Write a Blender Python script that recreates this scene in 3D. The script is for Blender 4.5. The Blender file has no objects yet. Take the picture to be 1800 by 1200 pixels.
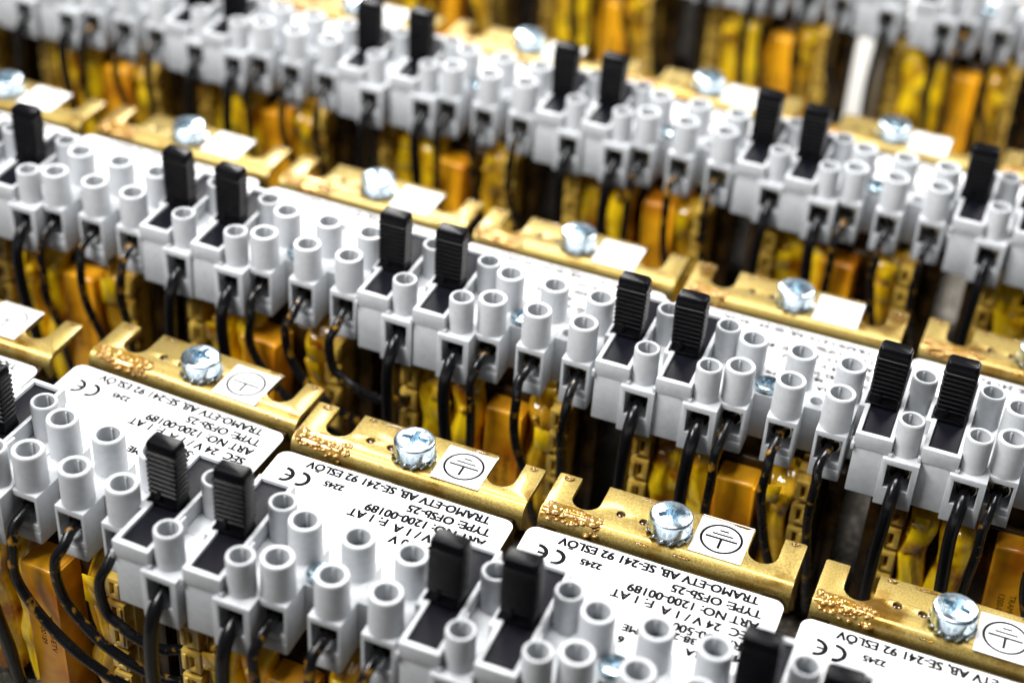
import bpy, bmesh, math, random
from mathutils import Vector, Matrix

MM = 0.001                      # the scene is built in millimetres and linked in metres
PI = math.pi
sc = bpy.context.scene
COL = sc.collection
random.seed(7)

# ------------------------------------------------------------------ camera
cam_d = bpy.data.cameras.new('camera')
cam = bpy.data.objects.new('camera', cam_d)
COL.objects.link(cam)
cam.location = (0.205791, -0.274769, 0.243586)
cam.rotation_euler = (0.94118, -0.05514, 0.39109)
cam_d.sensor_width = 36.0
cam_d.lens = 59.54
cam_d.clip_start = 0.01
cam_d.clip_end = 20.0
cam_d.dof.use_dof = True
cam_d.dof.focus_distance = 0.362
cam_d.dof.aperture_fstop = 8.4
cam_d.dof.aperture_blades = 0
sc.camera = cam

# ------------------------------------------------------------------ world, lamps, exposure
world = bpy.data.worlds.new('World')
sc.world = world
world.use_nodes = True
wn = world.node_tree.nodes
wn['Background'].inputs[0].default_value = (0.92, 0.96, 1.0, 1)
wn['Background'].inputs[1].default_value = 0.06


def area(name, loc, target, sx, sy, power, col=(1, 1, 1)):
    d = bpy.data.lights.new(name, 'AREA')
    d.shape = 'RECTANGLE'
    d.size, d.size_y = sx, sy
    d.energy = power
    d.color = col
    o = bpy.data.objects.new(name, d)
    COL.objects.link(o)
    o.location = loc
    o.rotation_euler = (Vector(target) - Vector(loc)).to_track_quat('-Z', 'Y').to_euler()
    return o


area('ceiling_or_fill_lamp', (-0.16, 0.50, 0.42), (0.06, 0.18, 0), 0.14, 0.50, 5.2, (1.0, 0.985, 0.96))
area('ceiling_or_fill_lamp', (0.40, 0.58, 0.44), (0.14, 0.22, 0), 0.14, 0.50, 5.6, (1.0, 0.985, 0.96))
area('ceiling_or_fill_lamp', (0.02, 0.02, 0.60), (0.06, 0.36, 0), 0.40, 0.14, 5.6, (1.0, 0.99, 0.97))  # added fill with no real fixture, brightens the fronts of the rear rows
area('ceiling_or_fill_lamp', (-0.26, -0.30, 0.56), (0.10, 0.08, 0), 0.30, 0.20, 6.6, (1.0, 0.99, 0.97))

sc.view_settings.view_transform = 'Standard'
sc.view_settings.look = 'None'
sc.view_settings.exposure = 0.05
sc.view_settings.gamma = 1.0
sc.view_settings.use_curve_mapping = False
sc.render.engine = 'CYCLES'
sc.cycles.use_denoising = True
sc.cycles.max_bounces = 8
sc.cycles.caustics_reflective = False
sc.cycles.caustics_refractive = False
sc.cycles.sample_clamp_indirect = 6.0


# ------------------------------------------------------------------ materials
def node(nt, t, **kw):
    n = nt.nodes.new(t)
    for k, v in kw.items():
        setattr(n, k, v)
    return n


def material(name, col, rough=0.5, metal=0.0, spec=0.5, coat=0.0, noise=None, bump=None, rnoise=None,
             coords='Object', per_object=True):
    """noise = (scale, colour2, low, high[, detail]); bump = (scale, strength); rnoise = (scale, r0, r1)"""
    m = bpy.data.materials.new(name)
    m.use_nodes = True
    nt = m.node_tree
    b = nt.nodes['Principled BSDF']
    b.inputs['Base Color'].default_value = (*col, 1)
    b.inputs['Roughness'].default_value = rough
    b.inputs['Metallic'].default_value = metal
    b.inputs['Specular IOR Level'].default_value = spec
    b.inputs['Coat Weight'].default_value = coat
    b.inputs['Coat Roughness'].default_value = 0.08
    tc = node(nt, 'ShaderNodeTexCoord')
    vec = tc.outputs[coords]
    if per_object:
        info = node(nt, 'ShaderNodeObjectInfo')
        mul = node(nt, 'ShaderNodeMath', operation='MULTIPLY')
        mul.inputs[1].default_value = 3.7
        nt.links.new(info.outputs['Random'], mul.inputs[0])
        add = node(nt, 'ShaderNodeVectorMath', operation='ADD')
        nt.links.new(vec, add.inputs[0])
        nt.links.new(mul.outputs[0], add.inputs[1])
        vec = add.outputs[0]

    def ntex(scale, detail=3.0):
        n = node(nt, 'ShaderNodeTexNoise')
        n.inputs['Scale'].default_value = scale
        n.inputs['Detail'].default_value = detail
        nt.links.new(vec, n.inputs['Vector'])
        return n

    if noise:
        n = ntex(noise[0], noise[4] if len(noise) > 4 else 3.0)
        r = node(nt, 'ShaderNodeMapRange')
        r.inputs[1].default_value = noise[2]
        r.inputs[2].default_value = noise[3]
        nt.links.new(n.outputs['Fac'], r.inputs[0])
        mx = node(nt, 'ShaderNodeMix', data_type='RGBA')
        mx.inputs[6].default_value = (*col, 1)
        mx.inputs[7].default_value = (*noise[1], 1)
        nt.links.new(r.outputs[0], mx.inputs[0])
        nt.links.new(mx.outputs[2], b.inputs['Base Color'])
    if rnoise:
        n = ntex(rnoise[0])
        r = node(nt, 'ShaderNodeMapRange')
        r.inputs[1].default_value = 0.35
        r.inputs[2].default_value = 0.65
        r.inputs[3].default_value = rnoise[1]
        r.inputs[4].default_value = rnoise[2]
        nt.links.new(n.outputs['Fac'], r.inputs[0])
        nt.links.new(r.outputs[0], b.inputs['Roughness'])
    if bump:
        n = ntex(bump[0], 4.0)
        bp = node(nt, 'ShaderNodeBump')
        bp.inputs['Strength'].default_value = bump[1]
        bp.inputs['Distance'].default_value = 0.0002
        nt.links.new(n.outputs['Fac'], bp.inputs['Height'])
        nt.links.new(bp.outputs[0], b.inputs['Normal'])
    return m


M = {}
M['grey'] = material('grey_plastic', (0.475, 0.49, 0.51), 0.40, spec=0.4, noise=(700, (0.43, 0.445, 0.465), 0.4, 0.7), bump=(2600, 0.12))
M['black'] = material('black_plastic', (0.003, 0.003, 0.004), 0.27, spec=0.09, bump=(3200, 0.2))
M['tray'] = material('black_tray', (0.004, 0.004, 0.007), 0.36, spec=0.07, bump=(3800, 0.45))
M['zinc'] = material('zinc_plate', (0.58, 0.70, 0.78), 0.24, metal=1.0, rnoise=(500, 0.18, 0.30))
M['zincdark'] = material('zinc_teeth', (0.50, 0.55, 0.56), 0.24, metal=1.0, rnoise=(900, 0.16, 0.36))
M['bluezinc'] = material('blue_zinc', (0.44, 0.57, 0.65), 0.24, metal=1.0)
M['sleeve'] = material('clamp_metal', (0.55, 0.50, 0.40), 0.25, metal=1.0)
M['copper'] = material('bare_copper', (0.42, 0.18, 0.08), 0.35, metal=1.0)
M['paper'] = material('white_paper', (0.72, 0.72, 0.73), 0.5, spec=0.12, noise=(60, (0.69, 0.69, 0.695), 0.45, 0.7))
M['ink'] = material('black_ink', (0.006, 0.006, 0.008), 0.7, spec=0.04)
M['tape'] = material('yellow_tape', (0.90, 0.60, 0.010), 0.16, coat=0.6, noise=(120, (0.36, 0.11, 0.002), 0.48, 0.66), bump=(240, 0.5))
M['cleartape'] = material('amber_tape', (0.50, 0.26, 0.010), 0.12, coat=0.8, noise=(160, (0.80, 0.50, 0.02), 0.45, 0.7), bump=(220, 0.4))
M['panel'] = material('orange_card', (0.86, 0.40, 0.010), 0.32, coat=0.25, noise=(75, (0.40, 0.12, 0.004), 0.42, 0.7), bump=(150, 0.3))
M['bobbin'] = material('tan_bobbin', (0.60, 0.40, 0.07), 0.22, coat=0.5, noise=(120, (0.20, 0.085, 0.005), 0.45, 0.7))
M['wire'] = material('black_wire', (0.005, 0.005, 0.006), 0.26, spec=0.35, noise=(330, (0.26, 0.13, 0.01), 0.58, 0.68), rnoise=(500, 0.12, 0.34), bump=(600, 0.3))
M['thickwire'] = material('black_sleeving', (0.004, 0.004, 0.005), 0.24, spec=0.35, bump=(500, 0.35))
M['rim'] = material('thick_varnish', (0.16, 0.060, 0.003), 0.06, spec=0.6)
M['bubble'] = material('bubble_varnish', (0.36, 0.21, 0.045), 0.04, metal=0.5, spec=0.8)
M['pool'] = material('pooled_varnish', (0.27, 0.12, 0.010), 0.06, metal=0.4, spec=0.8, noise=(900, (0.40, 0.22, 0.03), 0.42, 0.6))
M['darkvarnish'] = material('dark_varnish', (0.035, 0.010, 0.004), 0.05, spec=0.6)
M['post'] = material('white_post', (0.80, 0.78, 0.74), 0.35)
M['bench'] = material('bench_laminate', (0.10, 0.088, 0.07), 0.5, noise=(700, (0.36, 0.33, 0.29), 0.5, 0.66), per_object=False)


def bracket_material():
    m = bpy.data.materials.new('yellow_passivated_steel')
    m.use_nodes = True
    nt = m.node_tree
    b = nt.nodes['Principled BSDF']
    tc = node(nt, 'ShaderNodeTexCoord')
    info = node(nt, 'ShaderNodeObjectInfo')
    mul = node(nt, 'ShaderNodeMath', operation='MULTIPLY')
    mul.inputs[1].default_value = 2.3
    nt.links.new(info.outputs['Random'], mul.inputs[0])
    add = node(nt, 'ShaderNodeVectorMath', operation='ADD')
    nt.links.new(tc.outputs['Object'], add.inputs[0])
    nt.links.new(mul.outputs[0], add.inputs[1])
    grain = node(nt, 'ShaderNodeTexNoise')
    grain.inputs['Scale'].default_value = 2600
    grain.inputs['Detail'].default_value = 2
    stain = node(nt, 'ShaderNodeTexNoise')
    stain.inputs['Scale'].default_value = 95
    stain.inputs['Detail'].default_value = 5
    for n in (grain, stain):
        nt.links.new(add.outputs[0], n.inputs['Vector'])
    g = node(nt, 'ShaderNodeMapRange')
    g.inputs[1].default_value, g.inputs[2].default_value = 0.35, 0.65
    nt.links.new(grain.outputs['Fac'], g.inputs[0])
    s = node(nt, 'ShaderNodeMapRange')
    s.inputs[1].default_value, s.inputs[2].default_value = 0.52, 0.68
    nt.links.new(stain.outputs['Fac'], s.inputs[0])
    m1 = node(nt, 'ShaderNodeMix', data_type='RGBA')
    m1.inputs[6].default_value = (0.24, 0.165, 0.034, 1)
    m1.inputs[7].default_value = (0.39, 0.29, 0.085, 1)
    nt.links.new(g.outputs[0], m1.inputs[0])
    m2 = node(nt, 'ShaderNodeMix', data_type='RGBA')
    m2.inputs[7].default_value = (0.24, 0.12, 0.010, 1)
    nt.links.new(m1.outputs[2], m2.inputs[6])
    nt.links.new(s.outputs[0], m2.inputs[0])
    nt.links.new(m2.outputs[2], b.inputs['Base Color'])
    b.inputs['Metallic'].default_value = 0.7
    b.inputs['Coat Weight'].default_value = 0.35
    b.inputs['Coat Roughness'].default_value = 0.10
    r = node(nt, 'ShaderNodeMapRange')
    r.inputs[3].default_value, r.inputs[4].default_value = 0.46, 0.22
    nt.links.new(s.outputs[0], r.inputs[0])
    nt.links.new(r.outputs[0], b.inputs['Roughness'])
    bp = node(nt, 'ShaderNodeBump')
    bp.inputs['Strength'].default_value = 0.25
    bp.inputs['Distance'].default_value = 0.0001
    nt.links.new(grain.outputs['Fac'], bp.inputs['Height'])
    nt.links.new(bp.outputs[0], b.inputs['Normal'])
    return m


M['bracket'] = bracket_material()


def varnish_material():
    m = bpy.data.materials.new('amber_varnish')
    m.use_nodes = True
    b = m.node_tree.nodes['Principled BSDF']
    b.inputs['Base Color'].default_value = (1.0, 0.68, 0.18, 1)
    b.inputs['Roughness'].default_value = 0.04
    b.inputs['Transmission Weight'].default_value = 0.95
    b.inputs['IOR'].default_value = 1.5
    return m


M['varnish'] = varnish_material()


def core_material():
    m = bpy.data.materials.new('varnished_laminations')
    m.use_nodes = True
    nt = m.node_tree
    b = nt.nodes['Principled BSDF']
    tc = node(nt, 'ShaderNodeTexCoord')
    w = node(nt, 'ShaderNodeTexWave', bands_direction='Y')
    w.inputs['Scale'].default_value = 320
    w.inputs['Distortion'].default_value = 0.6
    nt.links.new(tc.outputs['Object'], w.inputs['Vector'])
    n = node(nt, 'ShaderNodeTexNoise')
    n.inputs['Scale'].default_value = 140
    nt.links.new(tc.outputs['Object'], n.inputs['Vector'])
    mx = node(nt, 'ShaderNodeMix', data_type='RGBA')
    mx.inputs[6].default_value = (0.014, 0.008, 0.003, 1)
    mx.inputs[7].default_value = (0.07, 0.035, 0.008, 1)
    r = node(nt, 'ShaderNodeMapRange')
    r.inputs[1].default_value, r.inputs[2].default_value = 0.45, 0.7
    nt.links.new(n.outputs['Fac'], r.inputs[0])
    nt.links.new(r.outputs[0], mx.inputs[0])
    nt.links.new(mx.outputs[2], b.inputs['Base Color'])
    b.inputs['Roughness'].default_value = 0.25
    b.inputs['Specular IOR Level'].default_value = 0.3
    bp = node(nt, 'ShaderNodeBump')
    bp.inputs['Strength'].default_value = 0.4
    bp.inputs['Distance'].default_value = 0.0002
    nt.links.new(w.outputs['Fac'], bp.inputs['Height'])
    nt.links.new(bp.outputs[0], b.inputs['Normal'])
    return m


M['core'] = core_material()


# ------------------------------------------------------------------ mesh helpers (mm)
def finish(bm, name, mats, smooth=False, autosmooth=None):
    bmesh.ops.recalc_face_normals(bm, faces=bm.faces)
    me = bpy.data.meshes.new(name)
    bm.to_mesh(me)
    bm.free()
    me.transform(Matrix.Scale(MM, 4))
    for m in (mats if isinstance(mats, (list, tuple)) else [mats]):
        me.materials.append(M[m])
    if smooth or autosmooth is not None:
        me.polygons.foreach_set('use_smooth', [True] * len(me.polygons))
        if autosmooth is not None:
            me.set_sharp_from_angle(angle=math.radians(autosmooth))
    return me


def join(dst, src):
    """append bmesh src to dst"""
    vm = {}
    for v in src.verts:
        vm[v] = dst.verts.new(v.co)
    for f in src.faces:
        try:
            nf = dst.faces.new([vm[v] for v in f.verts])
            nf.material_index = f.material_index
            nf.smooth = f.smooth
        except ValueError:
            pass
    src.free()


def box_bm(u0, u1, v0, v1, z0, z1, bev=0.2, seg=2):
    b = bmesh.new()
    bmesh.ops.create_cube(b, size=1)
    for v in b.verts:
        v.co = Vector(((u0 + u1) / 2 + v.co.x * (u1 - u0), (v0 + v1) / 2 + v.co.y * (v1 - v0), (z0 + z1) / 2 + v.co.z * (z1 - z0)))
    if bev > 0:
        bmesh.ops.bevel(b, geom=b.edges[:], offset=bev, segments=seg, affect='EDGES', profile=0.5)
    return b


def box(dst, *a, **k):
    mi = k.pop('mi', 0)
    b = box_bm(*a, **k)
    for f in b.faces:
        f.material_index = mi
    join(dst, b)


def pocket_bm(u0, u1, v0, v1, z0, z1, side, rect, depth, bev=0.18):
    """a box with a rectangular pocket sunk into its 'top' (+z) or 'front' (-v) face"""
    b = bmesh.new()
    bmesh.ops.create_cube(b, size=1)
    for v in b.verts:
        v.co = Vector(((u0 + u1) / 2 + v.co.x * (u1 - u0), (v0 + v1) / 2 + v.co.y * (v1 - v0), (z0 + z1) / 2 + v.co.z * (z1 - z0)))
    n = Vector((0, 0, 1)) if side == 'top' else Vector((0, -1, 0))
    f = max(b.faces, key=lambda q: q.normal.dot(n))
    bmesh.ops.inset_individual(b, faces=[f], thickness=0.3)
    a0, a1, c0, c1 = rect
    cen = f.calc_center_median()
    for v in f.verts:
        v.co.x = a0 if v.co.x < cen.x else a1
        if side == 'top':
            v.co.y = c0 if v.co.y < cen.y else c1
        else:
            v.co.z = c0 if v.co.z < cen.z else c1
    r = bmesh.ops.extrude_discrete_faces(b, faces=[f])
    # discrete extrusion leaves the face separate: rebuild the walls
    nf = r['faces'][0]
    for v in nf.verts:
        v.co -= n * depth
    if bev:
        es = [e for e in b.edges if len(e.link_faces) == 2 and e.calc_face_angle(0) > 0.5]
        bmesh.ops.bevel(b, geom=es, offset=bev, segments=2, affect='EDGES', profile=0.5, clamp_overlap=True)
    return b


def loft(dst, rings, close_start=True, close_end=True, mi=0, smooth=True):
    """rings: lists of Vectors of equal length"""
    vs = [[dst.verts.new(p) for p in r] for r in rings]
    n = len(vs[0])
    for a, b in zip(vs, vs[1:]):
        for i in range(n):
            f = dst.faces.new((a[i], a[(i + 1) % n], b[(i + 1) % n], b[i]))
            f.material_index = mi
            f.smooth = smooth
    if close_start:
        dst.faces.new(vs[0][::-1]).material_index = mi
    if close_end:
        dst.faces.new(vs[-1]).material_index = mi


def circle(c, r, z, n=28, axis='z'):
    out = []
    for i in range(n):
        a = 2 * PI * i / n
        if axis == 'z':
            out.append(Vector((c[0] + r * math.cos(a), c[1] + r * math.sin(a), z)))
        else:
            out.append(Vector((c[0] + r * math.cos(a), z, c[1] + r * math.sin(a))))
    return out


def lathe(dst, c, prof, n=28, axis='z', mi=0, cs=True, ce=True):
    loft(dst, [circle(c, r, z, n, axis) for r, z in prof], cs, ce, mi)


def sweep(dst, pts, rad, n=12, mi=0, sub=6):
    P = [Vector(p) for p in pts]
    Q = []
    for i in range(len(P) - 1):
        p0 = P[max(i - 1, 0)]; p1 = P[i]; p2 = P[i + 1]; p3 = P[min(i + 2, len(P) - 1)]
        for s in range(sub):
            t = s / sub
            Q.append(0.5 * ((2 * p1) + (p2 - p0) * t + (2 * p0 - 5 * p1 + 4 * p2 - p3) * t * t + (3 * p1 - p0 - 3 * p2 + p3) * t ** 3))
    Q.append(P[-1])
    up = Vector((1, 0, 0))
    rings = []
    for i, q in enumerate(Q):
        d = (Q[min(i + 1, len(Q) - 1)] - Q[max(i - 1, 0)]).normalized()
        up = (up - d * up.dot(d)).normalized()
        w = d.cross(up)
        r = rad(i / (len(Q) - 1)) if callable(rad) else rad
        rings.append([q + (up * math.cos(2 * PI * k / n) + w * math.sin(2 * PI * k / n)) * r for k in range(n)])
    loft(dst, rings, mi=mi)


def curve_fill(outlines, thick=0.0, z=0.0, name='outline'):
    """closed 2-D outlines (first is the border, others holes) -> bmesh slab"""
    cu = bpy.data.curves.new(name, 'CURVE')
    cu.dimensions = '2D'
    cu.fill_mode = 'BOTH'
    cu.extrude = thick / 2
    for pts in outlines:
        s = cu.splines.new('POLY')
        s.points.add(len(pts) - 1)
        for p, q in zip(s.points, pts):
            p.co = (q[0], q[1], 0, 1)
        s.use_cyclic_u = True
    o = bpy.data.objects.new(name, cu)
    COL.objects.link(o)
    dg = bpy.context.evaluated_depsgraph_get()
    me = bpy.data.meshes.new_from_object(o.evaluated_get(dg))
    b = bmesh.new()
    b.from_mesh(me)
    bpy.data.objects.remove(o)
    bpy.data.curves.remove(cu)
    bpy.data.meshes.remove(me)
    for v in b.verts:
        v.co.z += z
    bmesh.ops.remove_doubles(b, verts=b.verts[:], dist=1e-4)
    return b


def text_bm(txt, size, u, v, z, rot=PI, align='LEFT', space=1.0, sx=1.0, offset=0.0):
    cu = bpy.data.curves.new('lettering', 'FONT')
    cu.body = txt
    cu.size = size
    cu.align_x = align
    cu.space_character = space
    cu.offset = offset
    cu.resolution_u = 3
    o = bpy.data.objects.new('lettering', cu)
    COL.objects.link(o)
    dg = bpy.context.evaluated_depsgraph_get()
    me = bpy.data.meshes.new_from_object(o.evaluated_get(dg))
    b = bmesh.new()
    b.from_mesh(me)
    bpy.data.objects.remove(o)
    bpy.data.curves.remove(cu)
    bpy.data.meshes.remove(me)
    c, s = math.cos(rot), math.sin(rot)
    for w in b.verts:
        x, y = w.co.x * sx, w.co.y
        w.co = Vector((u + x * c - y * s, v + x * s + y * c, z))
    return b


def arc_bm(dst, c, r0, r1, a0, a1, z, n=24):
    vs = []
    for i in range(n + 1):
        a = a0 + (a1 - a0) * i / n
        vs.append((dst.verts.new((c[0] + r0 * math.cos(a), c[1] + r0 * math.sin(a), z)),
                   dst.verts.new((c[0] + r1 * math.cos(a), c[1] + r1 * math.sin(a), z))))
    for p, q in zip(vs, vs[1:]):
        dst.faces.new((p[0], p[1], q[1], q[0]))


def rect_bm(dst, u0, u1, v0, v1, z):
    dst.faces.new([dst.verts.new(p) for p in ((u0, v0, z), (u1, v0, z), (u1, v1, z), (u0, v1, z))])


# ------------------------------------------------------------------ part meshes, in unit coordinates
# u runs along the row, v to the rear, z up; the top of the mounting bracket is z = 0
MESH = {}
SEAT = -11.6                    # where the flat bracket starts to bend down


def bracket_mesh():
    W = 56.2
    def slot(ul, ur):
        r = (ur - ul) / 2
        c = (ul + ur) / 2
        cv = -9.6 + r
        return [(ul, -0.0), ] + [(c + r * math.cos(a), cv + r * math.sin(a)) for a in [PI + PI * i / 14 for i in range(15)]] + [(ur, 0.0)]
    out = [(0, SEAT), (0, -0.4), (0.4, 0), (4.9, 0)]
    out += slot(5.2, 11.6) + slot(44.8, 51.3)
    out += [(55.8, 0), (W, -0.4), (W, SEAT)]
    holes = [[(hu + 1.0 * math.cos(2 * PI * i / 16), hv + 1.0 * math.sin(2 * PI * i / 16)) for i in range(16)]
             for hu, hv in ((16.6, -7.6), (21.9, -7.9))]
    b = curve_fill([out] + holes, 1.5, -0.75)
    es = [e for e in b.edges if len(e.link_faces) == 2 and e.calc_face_angle(0) > 1.0
          and not (abs(e.verts[0].co.y - SEAT) < 1e-3 and abs(e.verts[1].co.y - SEAT) < 1e-3)]
    bmesh.ops.bevel(b, geom=es, offset=0.18, segments=2, affect='EDGES', profile=0.5, clamp_overlap=True)
    # rounded bend down to the coil
    R = 3.0
    prof = [(SEAT - R * math.sin(a), -R + R * math.cos(a)) for a in [PI / 2 * i / 8 for i in range(9)]] + [(SEAT - R, -6.0)]
    inner = [(SEAT - (R - 1.5) * math.sin(a), -R + (R - 1.5) * math.cos(a)) for a in [PI / 2 * i / 8 for i in range(9)]] + [(SEAT - R + 1.5, -6.0)]
    ring = prof + inner[::-1]
    loft(b, [[Vector((u, p[0], p[1])) for p in ring] for u in (0.0, W)], mi=0)
    return finish(b, 'mounting_bracket', 'bracket', autosmooth=35)


def dome_cap(b, c, r, h, z, n=10, seg=3, mi=0, sx=1.0):
    rings = []
    for i in range(seg):
        t = (i / seg) * PI / 2
        rings.append([Vector((c[0] + sx * r * math.cos(t) * math.cos(2 * PI * k / n), c[1] + r * math.cos(t) * math.sin(2 * PI * k / n), z + h * math.sin(t))) for k in range(n)])
    rings.append([Vector((c[0] + sx * r * 0.12 * math.cos(2 * PI * k / n), c[1] + r * 0.12 * math.sin(2 * PI * k / n), z + h)) for k in range(n)])
    loft(b, rings, mi=mi)


def varnish_mesh(seed):
    R = random.Random(seed)
    b = bmesh.new()
    done = []
    def surf(v):
        return 0.0 if v > SEAT else -3.0 + math.sqrt(max(0.0, 9.0 - min(3.0, SEAT - v) ** 2))
    # the stained pool under the foam, following the bend
    ph = R.uniform(0, 6)
    rings = []
    for q in (1.0, 0.9, 0.7, 0.4, 0.05):
        ring = []
        for i in range(40):
            a = 2 * PI * i / 40
            k = q * (1 + 0.16 * math.sin(3 * a + ph) + 0.10 * math.sin(7 * a + 2 * ph))
            u, v = 6.6 + 7.2 * k * math.cos(a), min(-9.95, -12.0 + 2.6 * k * math.sin(a))
            u = max(u, 0.35)
            ring.append(Vector((u, max(v, -14.3), surf(max(v, -14.3)) + 0.03 + 0.16 * (1 - q ** 3))))
        rings.append(ring)
    loft(b, rings, False, True, mi=2)
    # foam of bubbles in the front corner, thinning out along the bend
    for k in range(160):
        t = R.random() ** 1.2
        r = R.uniform(1.2, 1.8) if k < R.choice((1, 2)) else R.uniform(0.35, 0.95) * (1.1 - 0.35 * t)
        u = 1.3 + t * 13
        v = -10.6 - R.random() * 3.6 - (t - 0.3) * 0.8
        if any(math.hypot(u - q[0], v - q[1]) < 0.66 * (r + q[2]) for q in done):
            continue
        done.append((u, v, r))
        z = 0.0 if v > SEAT else -3.0 + math.sqrt(max(0.0, 9.0 - min(3.0, SEAT - v) ** 2))
        dome_cap(b, (u, v), r, r * 0.38, z + 0.02, 14, 4)
        # the raised rim left round each bubble
        ring = []
        for i in range(18):
            a = 2 * PI * i / 18
            c = Vector((u + r * 1.04 * math.cos(a), v + r * 1.04 * math.sin(a), z - 0.02))
            o = Vector((math.cos(a), math.sin(a), 0))
            ring.append([c + o * 0.16 * math.cos(w) + Vector((0, 0, 0.2 * math.sin(w))) for w in (0, PI / 3, 2 * PI / 3, PI, 1.5 * PI)])
        loft(b, ring + [ring[0]], False, False, mi=1)
    return finish(b, 'varnish_foam', ['bubble', 'rim', 'pool'], smooth=True)


def bead_mesh():
    b = bmesh.new()
    dome_cap(b, (0, 0), 1.0, 0.55, -0.05, 24, 5)
    return finish(b, 'varnish_bead', 'varnish', smooth=True)


def plug_mesh():
    b = bmesh.new()
    dome_cap(b, (0, 0), 0.97, 0.35, -0.75, 16, 4)
    return finish(b, 'varnish_plug', 'darkvarnish', smooth=True)


def screw_head(R, z0, z1, dome, arm, half, depth, name, mat):
    """pan head: straight side, rolled shoulder, domed top, and a cross recess cut into it"""
    b = bmesh.new()
    prof = [(R - 0.1, z0), (R, z0 + 0.1), (R, z1 - 0.7)] + [(R - 0.7 + 0.7 * math.cos(q), z1 - 0.7 + 0.7 * math.sin(q)) for q in (0.3, 0.6, 0.9, 1.2)]
    R1 = prof[-1][0]
    zt = prof[-1][1]
    prof += [(R1 * k, zt + dome * (1 - k * k)) for k in (0.9, 0.8, 0.65, 0.5, 0.35, 0.2, 0.08)]
    lathe(b, (0, 0), prof, 48)
    me0 = finish(b, name, mat)
    top = zt + dome
    c = bmesh.new()
    def prong(ang, L, h, d):
        q = bmesh.new()
        bmesh.ops.create_cube(q, size=1)
        for v in q.verts:
            up = v.co.z > 0
            v.co = Vector((v.co.x * 2 * (L if up else L * 0.62), v.co.y * 2 * (h if up else h * 0.7), top + 0.4 if up else top - d))
            v.co = Matrix.Rotation(ang, 3, 'Z') @ v.co
        return q
    shapes = [prong(0, arm, half, depth), prong(PI / 2, arm, half * 1.01, depth * 1.01),
              prong(PI / 4, arm * 0.62, half * 0.28, depth * 0.45), prong(-PI / 4, arm * 0.62, half * 0.27, depth * 0.44)]
    c.free()
    body = bpy.data.objects.new('screw_blank', me0)
    COL.objects.link(body)
    cutters = []
    for q in shapes:
        me = finish(q, 'cutter', mat)
        o = bpy.data.objects.new('cutter', me)
        COL.objects.link(o)
        cutters.append(o)
        md = body.modifiers.new('cut', 'BOOLEAN')
        md.operation, md.solver, md.object = 'DIFFERENCE', 'EXACT', o
    dg = bpy.context.evaluated_depsgraph_get()
    me = bpy.data.meshes.new_from_object(body.evaluated_get(dg))
    for o in cutters + [body]:
        m_ = o.data
        bpy.data.objects.remove(o)
        bpy.data.meshes.remove(m_)
    me.name = name
    me.polygons.foreach_set('use_smooth', [True] * len(me.polygons))
    me.set_sharp_from_angle(angle=math.radians(24))
    return me


def earth_screw_mesh():
    return screw_head(4.7, 1.55, 5.1, 0.45, 3.2, 0.75, 2.4, 'earth_screw', 'zinc')


def washer_mesh():
    b = bmesh.new()
    lathe(b, (0, 0), [(3.6, 0.05), (4.2, 0.05), (4.2, 1.5), (3.6, 1.5)], 40, cs=True, ce=True)
    for i in range(13):
        a = 2 * PI * i / 13
        t = box_bm(3.7, 5.05, -0.85, 0.85, -0.28, 0.28, 0.06, 1)
        rot = Matrix.Rotation(a, 4, 'Z') @ Matrix.Translation((0, 0, 0.85)) @ Matrix.Rotation(0.62, 4, 'X')
        for v in t.verts:
            v.co = rot @ v.co
        join(b, t)
    return finish(b, 'lock_washer', 'zincdark', autosmooth=40)


def sticker_mesh():
    b = bmesh.new()
    # paper that lies flat and lifts a little at its rear edge
    n = 8
    for k in range(n):
        v0, v1 = -12.3 + 12.5 * k / n, -12.3 + 12.5 * (k + 1) / n
        def zz(v):
            t = max(0.0, (v + 3.0) / 3.0)
            return 0.06 - 0.25 * t * t * t
        q = [b.verts.new(p) for p in ((33.1, v0, zz(v0)), (44.6, v0, zz(v0)), (44.6, v1, zz(v1)), (33.1, v1, zz(v1)))]
        b.faces.new(q)
    bmesh.ops.remove_doubles(b, verts=b.verts[:], dist=1e-4)
    r = bmesh.ops.extrude_face_region(b, geom=b.faces[:])
    for v in [g for g in r['geom'] if isinstance(g, bmesh.types.BMVert)]:
        v.co.z += 0.12
    return finish(b, 'earth_sticker', 'paper', autosmooth=40)


def symbol_mesh():
    b = bmesh.new()
    c = (38.8, -6.3)
    z = 0.21
    arc_bm(b, c, 4.08, 4.65, 0, 2 * PI, z, 64)
    rect_bm(b, c[0] - 3.5, c[0] + 3.5, c[1] - 0.3, c[1] + 0.3, z)
    rect_bm(b, c[0] - 2.3, c[0] + 2.3, c[1] + 1.05, c[1] + 1.55, z)
    rect_bm(b, c[0] - 1.0, c[0] + 1.0, c[1] + 2.3, c[1] + 2.8, z)
    rect_bm(b, c[0] - 0.3, c[0] + 0.3, c[1] - 3.2, c[1] - 0.31, z)
    return finish(b, 'earth_symbol', 'ink')


LZ = -1.6


def label_mesh():
    u0, u1, v0, v1, r = -0.6, 55.9, -62.0, -17.3, 2.4
    out = []
    for cu_, cv_, a0 in ((u1 - r, v1 - r, 0), (u0 + r, v1 - r, PI / 2), (u0 + r, v0 + r, PI), (u1 - r, v0 + r, 1.5 * PI)):
        out += [(cu_ + r * math.cos(a0 + PI / 2 * i / 8), cv_ + r * math.sin(a0 + PI / 2 * i / 8)) for i in range(9)]
    b = curve_fill([out], 0.3, LZ - 0.15)
    return finish(b, 'rating_label', 'paper', autosmooth=40)


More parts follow.
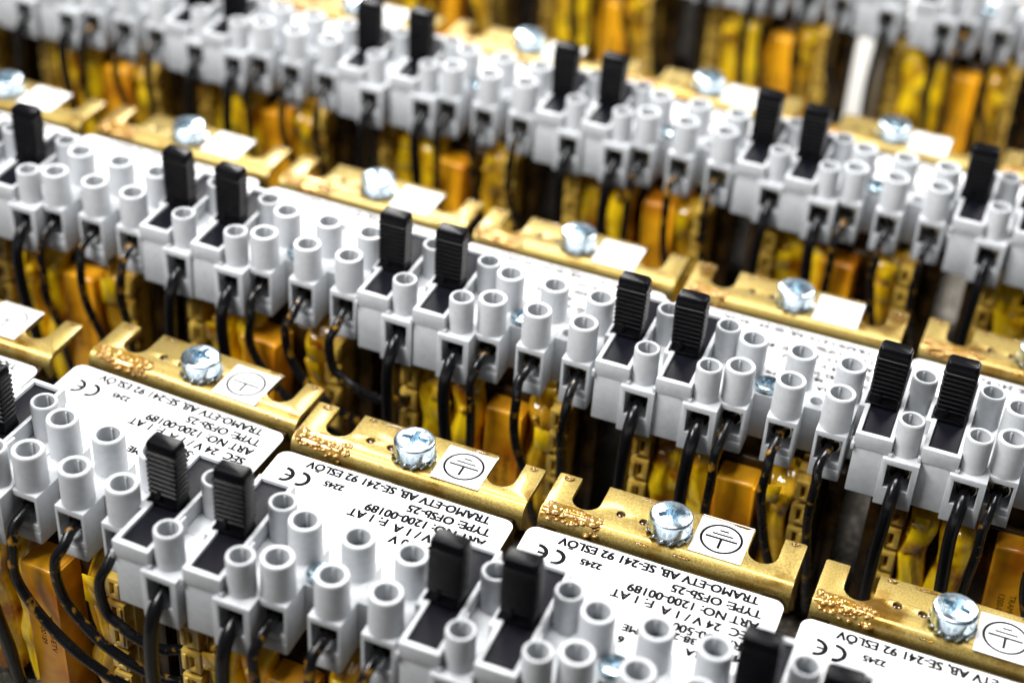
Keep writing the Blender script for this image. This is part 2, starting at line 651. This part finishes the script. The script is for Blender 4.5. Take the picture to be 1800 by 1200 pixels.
def label_text_mesh():
    z = LZ + 0.03
    b = bmesh.new()
    def line(t, size, ur, v, sx=1.0):
        for i, (dx, dy) in enumerate(((0, 0), (0.28, 0), (0, 0.23), (0.28, 0.23), (0.14, 0.12))):
            join(b, text_bm(t, size, ur + dx, v + dy, z + 0.004 * i, sx=sx))
    line('TRAMO-ETV AB, SE-241 92 ESL\u00d6V', 3.3, 50.5, -18.3, 0.90)
    line('TYPE: OFSb-25', 3.3, 52.0, -21.9, 0.93)
    line('ART NO: 1200-00189', 3.3, 52.2, -25.4, 0.93)
    line('SEC  24 V / 1 A', 3.3, 52.2, -28.9, 0.93)
    line('F: 1 AT', 3.3, 31.0, -28.3, 0.93)
    line('PRI  400-500 V', 3.3, 52.2, -32.3, 0.93)
    line('38-2', 2.7, 42.0, -35.0)
    line('RA', 2.7, 44.0, -38.2)
    line('ME', 2.7, 52.0, -36.0)
    line('ME', 2.7, 30.5, -37.0)
    line('6', 2.7, 28.5, -40.5)
    line('2245', 2.5, 17.6, -22.7, 0.95)
    # the conformity mark, upside down like the rest of the print
    w = 0.95
    a = 0.95
    cC, cE = (7.6, -24.5), (3.7, -24.5)
    arc_bm(b, cC, 2.45 - w, 2.45, -PI / 2 - 0.15, PI / 2 + 0.15, z)
    arc_bm(b, cE, 2.45 - w, 2.45, -PI / 2 - 0.15, PI / 2 + 0.15, z)
    rect_bm(b, cE[0] + 0.1, cE[0] + 2.1, cE[1] - 0.33, cE[1] + 0.33, z + 0.01)
    return finish(b, 'printed_text', 'ink')


def core_mesh():
    b = bmesh.new()
    box(b, 0.6, 4.6, -66, -14, -50, -3.2, bev=0.4)
    box(b, 50.6, 54.6, -66, -14, -50, -3.2, bev=0.4)
    box(b, 4.6, 50.6, -62, -16, -49.8, -2.2, bev=0.4)
    return finish(b, 'laminated_core', 'core', autosmooth=40)


def tape_surface(b, u0, u1, bulge, seed, pleats, mi=0, vf=-69.0, top=-4.6):
    R = random.Random(seed)
    ph = [R.uniform(0, 6.28) for _ in range(6)]
    nu, prof = 36, []
    for i in range(9):                              # over the top shoulder
        a = PI / 2 * i / 8
        prof.append((vf + 5 - 5 * math.sin(a), top - 5 + 5 * math.cos(a)))
    prof = [(vf + 12, top)] + prof + [(vf, top - 5 - 36 * k / 14) for k in range(1, 15)]
    rows = []
    for j, (pv, pz) in enumerate(prof):
        row = []
        for i in range(nu + 1):
            t = i / nu
            u = u0 + (u1 - u0) * t
            s = bulge * math.sin(PI * t) ** 0.7
            s += 0.28 * math.sin(2 * PI * t * pleats + ph[0] + 0.05 * pz) + 0.15 * math.sin(2 * PI * t * pleats * 2.3 + ph[1] + 0.2 * pz)
            s += 0.22 * math.sin(0.4 * pz + ph[2] + 3 * t)
            s += 0.9 * math.sin(0.42 * pz + ph[3] + 1.5 * t) * (0.5 + 0.5 * math.sin(0.23 * pz + ph[4]))
            if t > 0.42 + 0.2 * math.sin(0.2 * pz + ph[5]):
                s += 0.35                            # the edge of the last turn
            u += 0.7 * math.sin(0.30 * pz + ph[4]) * min(1.0, j / 8)
            k = 1.0 if j > 5 else j / 5
            row.append(b.verts.new((u, pv - s * k, pz + s * (1 - k) * 0.6)))
        rows.append(row)
    for p, q in zip(rows, rows[1:]):
        for i in range(nu):
            b.faces.new((p[i], p[i + 1], q[i + 1], q[i])).material_index = mi
    # close the sides
    for i, sgn in ((0, 1), (nu, -1)):
        back = [b.verts.new((r[i].co.x, -57.0, r[i].co.z)) for r in rows]
        for k in range(len(rows) - 1):
            b.faces.new((rows[k][i], rows[k + 1][i], back[k + 1], back[k])).material_index = mi


def coil_mesh(seed):
    R = random.Random(seed)
    b = bmesh.new()
    g = R.uniform(15.5, 18.5)
    tape_surface(b, 9.8, g, R.uniform(1.6, 2.6), seed, 1.0, vf=-68.6 + R.uniform(-0.5, 0.5), top=-5.0 + R.uniform(-1.5, 0.5))
    tape_surface(b, g + 1.3, 25.4, R.uniform(1.6, 2.6), seed + 1, 1.0, vf=-68.8 + R.uniform(-0.5, 0.5), top=-4.8 + R.uniform(-1.5, 0.5))
    tape_surface(b, 37.4, 43.4, 1.4, seed + 2, 1.0, mi=1, vf=-68.5, top=-5.5 + R.uniform(-1, 0.5))
    box(b, 9.8, 43.4, -66.0, -15, -46, -6.5, bev=0.8, mi=2)
    # loose tape corners and folded flaps
    for k in range(6):
        u0 = R.choice((R.uniform(10.5, 21), R.uniform(37.5, 41)))
        w, h, zt = R.uniform(2.5, 4.5), R.uniform(3, 8), R.uniform(-12, -3.2)
        v, tilt, lean = -71.2 + R.uniform(-0.3, 0.5), R.uniform(-0.25, 0.15), R.uniform(-0.3, 0.3)
        if k < 2:
            v, zt = -66 + R.uniform(-2, 2), R.uniform(-2.4, -1.2)
        q = box_bm(u0, u0 + w, v - 0.1, v + 0.1, zt - h, zt, 0.04, 1)
        for x in q.verts:
            x.co.y += (x.co.z - zt + h) * tilt
            x.co.z += (x.co.x - u0) * lean
            x.co.x += (x.co.z - zt) * lean * 0.5
        for f in q.faces:
            f.material_index = R.choice((0, 1)) if k < 3 else 0
        join(b, q)
    # a round bead of varnish hanging on the winding
    for k in range(3):
        dome_pts = (R.choice((13, 21, 40)) + R.uniform(-1.5, 1.5), -70.8, R.uniform(-14, -7))
        lathe(b, (dome_pts[0], dome_pts[2]), [(0.9, dome_pts[1] + 1.0), (0.9, dome_pts[1]), (0.6, dome_pts[1] - 0.5), (0.15, dome_pts[1] - 0.7)], 14, axis='y', mi=1)
    return finish(b, 'coil', ['tape', 'cleartape', 'core'], autosmooth=50)


def bobbin_mesh(mirror=False):
    b = bmesh.new()
    box(b, 0, 5.2, -68.2, -16, -47, -3.6, bev=0.3)
    for k in range(6):
        zt = -4.6 - k * 7.0
        p = pocket_bm(0.5, 4.9, -71.2, -67.9, zt - 5.6, zt, 'front', (2.5, 3.5, zt - 4.6, zt - 1.2), 2.6, 0.22)
        join(b, p)
        box(b, 1.0, 1.9, -71.7, -71.0, zt - 5.0, zt - 0.8, bev=0.15)
    if mirror:
        for v in b.verts:
            v.co.x = 5.2 - v.co.x
    return finish(b, 'bobbin_flange', 'bobbin', autosmooth=40)


def panel_mesh():
    b = box_bm(26.4, 35.6, -72.4, -58, -47, -7.6, 0.7, 3)
    # a folded card: thin lip along the right edge
    box(b, 35.2, 35.9, -72.9, -60, -47, -7.9, bev=0.2)
    return finish(b, 'insulating_card', 'panel', autosmooth=40)


def panel_text_mesh():
    b = bmesh.new()
    for i, (t, u) in enumerate((('1200-00189', 29.5), ('TRAMO-ETV', 31.9))):
        q = text_bm(t, 2.0, 0, 0, 0, rot=0.0)
        for w in q.verts:
            x, y = w.co.x, w.co.y
            w.co = Vector((u + y, -72.44, -20.5 - x))
        join(b, q)
    return finish(b, 'printed_text', 'ink')


def tube(b, c, rb, rt, ri, z0, z1, zi, n=32):
    lathe(b, c, [(rb, z0), (rb - 0.05, z0 + 0.4), (rt + 0.04, z1 - 0.5), (rt - 0.03, z1 - 0.2), (rt - 0.2, z1), (ri + 0.16, z1), (ri, z1 - 0.18), (ri - 0.05, zi)], n, ce=True)
    a = 1.9
    x, y = c[0] + (ri - 0.08) * math.cos(a), c[1] + (ri - 0.08) * math.sin(a)
    box(b, x - 0.22, x + 0.22, y - 0.2, y + 0.3, zi, z1 - 0.5, bev=0.06, seg=1)


TZ = 20.9


def terminal_mesh():
    b = bmesh.new()
    join(b, pocket_bm(-3.5, 3.5, -9.2, 9.2, -0.8, 11.9, 'front', (-2.75, 2.75, 4.0, 10.4), 5.5))
    tube(b, (0, -5.7), 3.5, 3.38, 2.42, 11.7, TZ, 13.4)
    tube(b, (0, 5.7), 3.5, 3.38, 2.42, 11.7, TZ, 13.4)
    # moulded foot on the lower lip
    box(b, -2.0, 3.3, -9.35, -8.9, -0.75, 2.2, bev=0.12)
    return finish(b, 'terminal', 'grey', autosmooth=40)


def fuse_terminal_mesh():
    b = bmesh.new()
    L = -10.9                                        # left side of the holder, from the tube axis
    # wire entries
    join(b, pocket_bm(-4.05, 4.05, -13.0, 0.0, -0.6, 12.1, 'front', (-2.7, 2.6, 4.4, 10.6), 6.0))
    box(b, -4.05, 4.05, 0.0, 13.0, -0.6, 12.1, bev=0.18)
    tube(b, (0, -8.4), 3.0, 2.9, 2.18, 11.9, TZ, 13.0)
    tube(b, (0, 8.4), 3.0, 2.9, 2.18, 11.9, TZ, 13.0)
    # holder: lower body, then the upper box a touch proud of it with its pocket
    box(b, L + 0.25, L + 8.1, -11.7, 18.2, -0.2, 12.5, bev=0.2)
    join(b, pocket_bm(L, L + 8.3, -12.0, 18.5, 12.3, 16.2, 'top', (L + 1.05, L + 7.3, -10.7, 17.5), 1.2))
    # catches and lugs
    box(b, L - 1.35, L + 0.5, -1.6, 8.0, 7.0, 16.0, bev=0.25)
    box(b, L + 7.9, L + 9.0, -3.2, 0.8, 10.0, 15.9, bev=0.35)
    box(b, L - 0.45, L + 0.4, -12.2, -11.0, 11.6, 13.4, bev=0.2)
    box(b, L + 7.8, L + 8.75, -12.2, -11.0, 11.2, 13.0, bev=0.2)
    return finish(b, 'fuse_terminal', 'grey', autosmooth=40)


def tray_mesh():
    b = bmesh.new()
    L = -10.9
    box(b, L + 1.12, L + 7.22, -10.62, 17.4, 14.6, 15.55, bev=0.15)
    box(b, L + 1.3, L + 7.0, -10.45, -9.9, 15.4, 15.72, bev=0.08)
    return finish(b, 'fuse_tray', 'tray', autosmooth=40)


def rrect(u, v, z, w, d, r, n=4):
    out = []
    for cx, cy, a0 in ((w / 2 - r, d / 2 - r, 0), (-w / 2 + r, d / 2 - r, PI / 2), (-w / 2 + r, -d / 2 + r, PI), (w / 2 - r, -d / 2 + r, 1.5 * PI)):
        out += [Vector((u + cx + r * math.cos(a0 + PI / 2 * i / n), v + cy + r * math.sin(a0 + PI / 2 * i / n), z)) for i in range(n + 1)]
    return out


def lever_mesh():
    b = bmesh.new()
    cu, cv = -10.9 + 3.35, 2.6
    rings = [rrect(cu + 0.0, cv, 14.8, 6.8, 4.6, 0.3), rrect(cu - 0.1, cv, 16.4, 6.9, 4.6, 0.3), rrect(cu - 0.1, cv, 16.9, 6.8, 4.2, 0.3),
             rrect(cu, cv, 18.4, 6.5, 3.9, 0.4)]
    z = 18.4
    for k in range(9):
        wd = 6.6 + 0.03 * k
        rings += [rrect(cu, cv, z + 0.04, wd, 3.9, 0.4), rrect(cu, cv, z + 0.12, wd + 0.5, 4.6, 0.5), rrect(cu, cv, z + 0.42, wd + 0.5, 4.6, 0.5), rrect(cu, cv, z + 0.66, wd - 0.1, 3.8, 0.4), rrect(cu, cv, z + 1.16, wd - 0.1, 3.8, 0.4)]
        z += 1.2
    for i in range(6):
        a = PI / 2 * i / 5
        rings.append(rrect(cu, cv, 29.4 + 1.7 * math.sin(a), 7.2 - 1.2 * (1 - math.cos(a)), 4.25 - 1.3 * (1 - math.cos(a)), 0.7))
    loft(b, rings, smooth=False)
    # key rib at the foot
    box(b, cu - 1.35, cu - 0.35, cv - 2.35, cv - 1.8, 15.6, 19.0, bev=0.12)
    bot = box_bm(cu - 3.9, cu + 2.6, cv - 2.6, cv + 2.3, 14.9, 16.5, 0.2, 2)
    join(b, bot)
    return finish(b, 'fuse_lever', 'black', autosmooth=28)


def clamp_screw_mesh(z):
    b = bmesh.new()
    lathe(b, (0, 0), [(2.05, z - 1.5), (2.05, z - 0.1), (1.9, z)], 24)
    s = box_bm(-1.9, 1.9, -0.28, 0.28, z - 0.2, z + 0.03, 0.03, 1)
    for v in s.verts:
        v.co = Matrix.Rotation(0.7, 4, 'Z') @ v.co
    for f in s.faces:
        f.material_index = 1
    join(b, s)
    return finish(b, 'clamp_screw', ['bluezinc', 'black'], autosmooth=40)


def sleeve_mesh():
    b = bmesh.new()
    lathe(b, (0, 7.4), [(2.45, -4.2), (2.45, -7.0), (2.15, -7.1), (2.0, -6.9), (2.0, -4.2)], 24, axis='y')
    lathe(b, (0.2, 9.0), [(1.5, -4.2), (1.5, -6.6), (1.2, -6.8)], 18, axis='y')
    return finish(b, 'clamp_sleeve', 'sleeve', autosmooth=40)


def web_mesh(hole=True):
    out = [(-2.35, -2.0), (2.35, -2.0), (2.35, 4.4), (-2.35, 4.4)]
    holes = [[(1.45 * math.cos(2 * PI * i / 24), 1.2 + 1.45 * math.sin(2 * PI * i / 24)) for i in range(24)]]
    b = curve_fill([out] + holes, 12.2, 5.65)
    es = [e for e in b.edges if len(e.link_faces) == 2 and e.calc_face_angle(0) > 1.0]
    bmesh.ops.bevel(b, geom=es, offset=0.12, segments=2, affect='EDGES', profile=0.5, clamp_overlap=True)
    return finish(b, 'terminal_web', 'grey', autosmooth=40)


def mount_screw_mesh():
    return screw_head(3.1, 11.95, 13.3, 0.5, 2.0, 0.42, 1.1, 'mounting_screw', 'bluezinc')


VC = -63.2                                            # centre line of the terminals
UF = (20.3, 65.6)
UN = (26.85, 38.15, 49.45)
UW = (32.5, 43.8)


def wire_mesh(pole, variant):
    """pole 0..4 = fuse, three terminals, fuse; variant 0 hangs straight, 1 is swept to the right"""
    b = bmesh.new()
    R = random.Random(pole * 7 + variant)
    j = lambda s: R.uniform(-s, s) * 1.6
    if pole in (0, 4):
        u = UF[0] if pole == 0 else UF[1]
        f = VC - 13.0
        pts = [(u, f + 6, 7.2), (u, f + 1.5, 6.6), (u - 0.2, f - 2.0, 3.6), (u - 0.4, f - 3.4, -2), (u - 0.2 + j(.5), f - 3.3, -14), (u + 0.6 + j(1), f - 1.5, -30), (u + 1 + j(1), f + 1, -46)]
        sweep(b, pts, lambda t: 0.8 if t < 0.08 else (1.15 + 0.35 * min(1, (t - 0.08) * 6)), 14)
        sweep(b, [(u, f + 6.5, 7.8), (u + 0.2, f + 4.5, 8.0), (u + 0.5, f + 3.4, 7.8)], 0.8, 8, mi=1)
        return finish(b, 'lead_wire', ['thickwire', 'copper'], smooth=True)
    u = UN[pole - 1]
    f = VC - 9.2
    head = [(u, f + 4, 7.2), (u - 0.1, f, 6.6), (u - 0.6 + j(.3), f - 3.2, 4.4), (u - 0.9 + j(.4), f - 4.8, 0.5)]
    if variant != 1:
        du = (-0.6, 1.5, 0.8)[pole - 1] * (1, 1, 0.4, 1.7)[variant]
        pts = head + [(u - 0.8, f - 5.0, -6), (u - 0.8 + du * 0.4, f - 4.2 + j(.5), -14), (u + du + j(.6), f - 2.4, -24), (u + du * 2.2, f + 0.2, -36), (u + du * 3, f + 3, -44)]
    else:
        zt = (-31, -23, -13.5)[pole - 1]
        ue = 64.0
        L = ue - u
        pts = head + [(u - 0.3, f - 5.2, -5 - 0.10 * abs(zt)), (u + L * 0.16, f - 5.2, zt * 0.50 - 2), (u + L * 0.42, f - 5.4, zt * 0.78), (u + L * 0.75, f - 4.0, zt * 0.97), (ue, f - 2.0, zt), (ue + 3, f + 2.5, zt - 1)]
    sweep(b, pts, 1.14, 12)
    return finish(b, 'lead_wire', 'wire', smooth=True)


MESH['bracket'] = bracket_mesh()
MESH['varnish'] = [varnish_mesh(s) for s in (11, 23, 37, 41, 59, 67)]
MESH['bead'] = bead_mesh()
MESH['plug'] = plug_mesh()
MESH['earth_screw'] = earth_screw_mesh()
MESH['washer'] = washer_mesh()
MESH['sticker'] = sticker_mesh()
MESH['symbol'] = symbol_mesh()
MESH['label'] = label_mesh()
MESH['label_text'] = label_text_mesh()
MESH['core'] = core_mesh()
MESH['coil'] = [coil_mesh(q) for q in (3, 17, 29, 51, 73)]
MESH['bobbin'] = bobbin_mesh()
MESH['bobbin_m'] = bobbin_mesh(True)
MESH['panel'] = panel_mesh()
MESH['panel_text'] = panel_text_mesh()
MESH['terminal'] = terminal_mesh()
MESH['fuse_terminal'] = fuse_terminal_mesh()
MESH['tray'] = tray_mesh()
MESH['lever'] = lever_mesh()
MESH['clamp_hi'] = clamp_screw_mesh(17.6)
MESH['clamp_lo'] = clamp_screw_mesh(14.2)
MESH['sleeve'] = sleeve_mesh()
MESH['web'] = web_mesh()
MESH['mount_screw'] = mount_screw_mesh()
MESH['wire'] = [[wire_mesh(p, v) for p in range(5)] for v in (0, 1, 2, 3)]


def part(name, me, parent, loc=(0, 0, 0), rz=0.0):
    o = bpy.data.objects.new(name, me)
    COL.objects.link(o)
    o.parent = parent
    o.location = Vector(loc) * MM
    o.rotation_euler = (0, 0, rz)
    return o


# ------------------------------------------------------------------ the setting
bm = bmesh.new()
box(bm, -520, 620, -180, 760, -62, -52, bev=0)
bench = bpy.data.objects.new('bench_top', finish(bm, 'bench_top', 'bench'))
COL.objects.link(bench)
bench['kind'] = 'structure'

# ------------------------------------------------------------------ the transformers
UNIT = 0


def transformer(org, du, dv, th, label, group, swept=False, turned=0.0, shift_fuse=None):
    """one transformer with its bracket, label, terminals and leads"""
    global UNIT
    R = random.Random(1000 + UNIT)
    t = bpy.data.objects.new('transformer', None)
    t.empty_display_size = 0.02
    COL.objects.link(t)
    # rotation about the middle of the bracket
    c, s = math.cos(th), math.sin(th)
    ou, ov = org[0] + du, org[1] + dv
    t.location = Vector((ou + 28 - 28 * c, ov - 28 * s, 0)) * MM
    t.rotation_euler = (0, 0, th)
    t['label'], t['category'], t['group'] = label, 'transformer', group
    br = part('mounting_bracket', MESH['bracket'], t)
    fo = part('varnish_foam', MESH['varnish'][UNIT % 6], br)
    fo.scale = (R.uniform(0.65, 1.25), 1, R.uniform(0.8, 1.1))
    for hu, hv in ((16.6, -7.6), (21.9, -7.9)):
        part('varnish_plug', MESH['plug'], br, (hu, hv, 0))
    for u, v, r, sx in ((2.6, -1.3, 1.0, 1.3), (53.8, -1.0, 0.75, 1.2), (14.2, -1.0, 0.7, 1.6), (20 + R.uniform(-2, 4), -0.8, 0.55, 6.0),
                        (42 + R.uniform(-2, 2), -0.6, 0.5, 4.0), (R.uniform(18, 30), -13.8, 0.4, 4), (R.uniform(32, 52), -14.0, 0.4, 5)):
        if R.random() < 0.8:
            bd = part('varnish_bead', MESH['bead'], br, (u + R.uniform(-.3, .3), v, 0 if v > -10 else -0.95))
            bd.scale = (r * sx, r, r * R.uniform(0.7, 1.1))
    es = part('earth_screw', MESH['earth_screw'], t, (27.8, -8.6, 0), R.uniform(-0.7, 0.7))
    part('lock_washer', MESH['washer'], es, (0, 0, 0), R.uniform(0, 0.4))
    st = part('earth_sticker', MESH['sticker'], t, (R.uniform(-0.3, 0.5), R.uniform(-1.6, 0.2), 0))
    part('earth_symbol', MESH['symbol'], st)
    lb = part('rating_label', MESH['label'], t)
    part('printed_text', MESH['label_text'], lb)
    part('laminated_core', MESH['core'], t)
    part('coil', MESH['coil'][UNIT % 5], t)
    part('bobbin_flange', MESH['bobbin'], t, (4.4, 0, 0))
    part('bobbin_flange', MESH['bobbin_m'], t, (43.6, 0, 0))
    pn = part('insulating_card', MESH['panel'], t, (R.uniform(-0.6, 0.6), R.uniform(-0.3, 0.3), R.uniform(-1.4, 0.6)))
    pn.rotation_euler = (R.uniform(-0.02, 0.02), R.uniform(-0.05, 0.05), R.uniform(-0.05, 0.05))
    part('printed_text', MESH['panel_text'], pn)
    for k, u in enumerate(UF):
        off = shift_fuse if (shift_fuse and k == 1) else (0, 0)
        ft = part('fuse_terminal', MESH['fuse_terminal'], t, (u + off[0], VC + off[1], 0))
        part('fuse_tray', MESH['tray'], ft)
        lv = part('fuse_lever', MESH['lever'], ft, (R.uniform(-0.12, 0.12), R.uniform(-0.5, 0.5), 0))
        lv.rotation_euler = (R.uniform(-0.02, 0.02), R.uniform(-0.012, 0.012), R.uniform(-0.03, 0.03))
        part('clamp_screw', MESH['clamp_lo'], ft, (0, -8.4, 0), R.uniform(0, 3))
        part('clamp_screw', MESH['clamp_hi'], ft, (0, 8.4, 0), R.uniform(0, 3))
        part('clamp_sleeve', MESH['sleeve'], ft, (0, -3.2, 0))
        part('lead_wire', MESH['wire'][R.choice((0, 2, 3))][0 if k == 0 else 4], t, (off[0], off[1], 0))
    for k, u in enumerate(UN):
        tm = part('terminal', MESH['terminal'], t, (u + R.uniform(-0.12, 0.12), VC + R.uniform(-0.25, 0.25), R.uniform(-0.06, 0.06)), R.uniform(-0.012, 0.012))
        part('clamp_screw', MESH['clamp_lo'], tm, (0, -5.7, 0), R.uniform(0, 3))
        part('clamp_screw', MESH['clamp_hi'], tm, (0, 5.7, -R.uniform(0, 1.2)), R.uniform(0, 3))
        part('clamp_sleeve', MESH['sleeve'], tm)
        part('lead_wire', MESH['wire'][1 if swept else R.choice((0, 2, 3))][k + 1], t, (R.uniform(-0.3, 0.3), R.uniform(-0.3, 0.3), 0))
    for u in UW:
        part('terminal_web', MESH['web'], t, (u, VC, 0))
    part('mounting_screw', MESH['mount_screw'], t, (UW[0] - 0.2, VC + 1.3, 0), R.uniform(0, 1.5))
    UNIT += 1
    return t


P = 60.0
ORD = ['leftmost', 'second from the left', 'third from the left', 'fourth from the left', 'fifth from the left', 'sixth from the left', 'seventh from the left', 'rightmost']
rows = {
    'front': ((0.0, 0.0), {-1: (-1.18, -0.88, 0.0), 0: (2.556, 4.032, -0.0339), 1: (-0.266, -1.561, 0.0077), 2: (-0.970, -0.063, 0.0160), 3: (-0.13, -1.519, 0.0115)}),
    'second': ((122.1, 96.861), {-4: (-0.82, -0.13, 0.0), -3: (0.379, 0.823, -0.0015), -2: (0.9, -0.455, -0.0016), -1: (0.053, -1.112, 0.0123), 0: (-0.936, -0.507, 0.0245), 1: (0.424, 1.383, 0.0024)}),
    'third': ((66.473, 198.164), {-5: (0.3, -0.6, 0.004), -4: (-0.5, 0.5, -0.003), -3: (0.2, 0.2, 0.004), -2: (-0.6, -0.8, 0.0), -1: (0.173, 0.971, 0.0072), 0: (0.657, 0.744, -0.0096), 1: (-0.831, -1.715, 0.0037), 2: (0.3, -0.5, 0.0)}),
    'rearmost': ((134.8, 328.0), {-4: (-7.0, 0.0, 0.003), -3: (-6.5, -0.4, 0.0), -2: (-6.0, 0.4, 0.0), -1: (-4.0, 0.0, 0.0), 0: (0.0, 0.0, 0.0), 1: (0.4, 0.5, 0.0)}),
}
swept = {('front', 0), ('front', -1), ('second', -2), ('second', -4)}
for row, (o, units) in rows.items():
    ks = sorted(units)
    for n, k in enumerate(ks):
        du, dv, th = units[k]
        place = 'rightmost' if k == ks[-1] else ORD[n]
        transformer((o[0] + P * k, o[1]), du, dv, th,
                    'amber varnished transformer with grey fuse terminals, %s in the %s row' % (place, row),
                    'transformers standing in the %s row' % row,
                    swept=(row, k) in swept, shift_fuse=(-1.0, -4.0) if (row, k) == ('front', 0) else None)

# ------------------------------------------------------------------ the pale post between the rear rows
bm = bmesh.new()
lathe(bm, (0, 0), [(5.0, -52), (5.0, -1.4), (4.7, -0.9)], 32)
post = bpy.data.objects.new('support_post', finish(bm, 'support_post', 'post', autosmooth=40))
COL.objects.link(post)
post.location = (0.1326, 0.2566, 0)
post['label'] = 'thick white round post standing between the third and rearmost rows'
post['category'] = 'post'
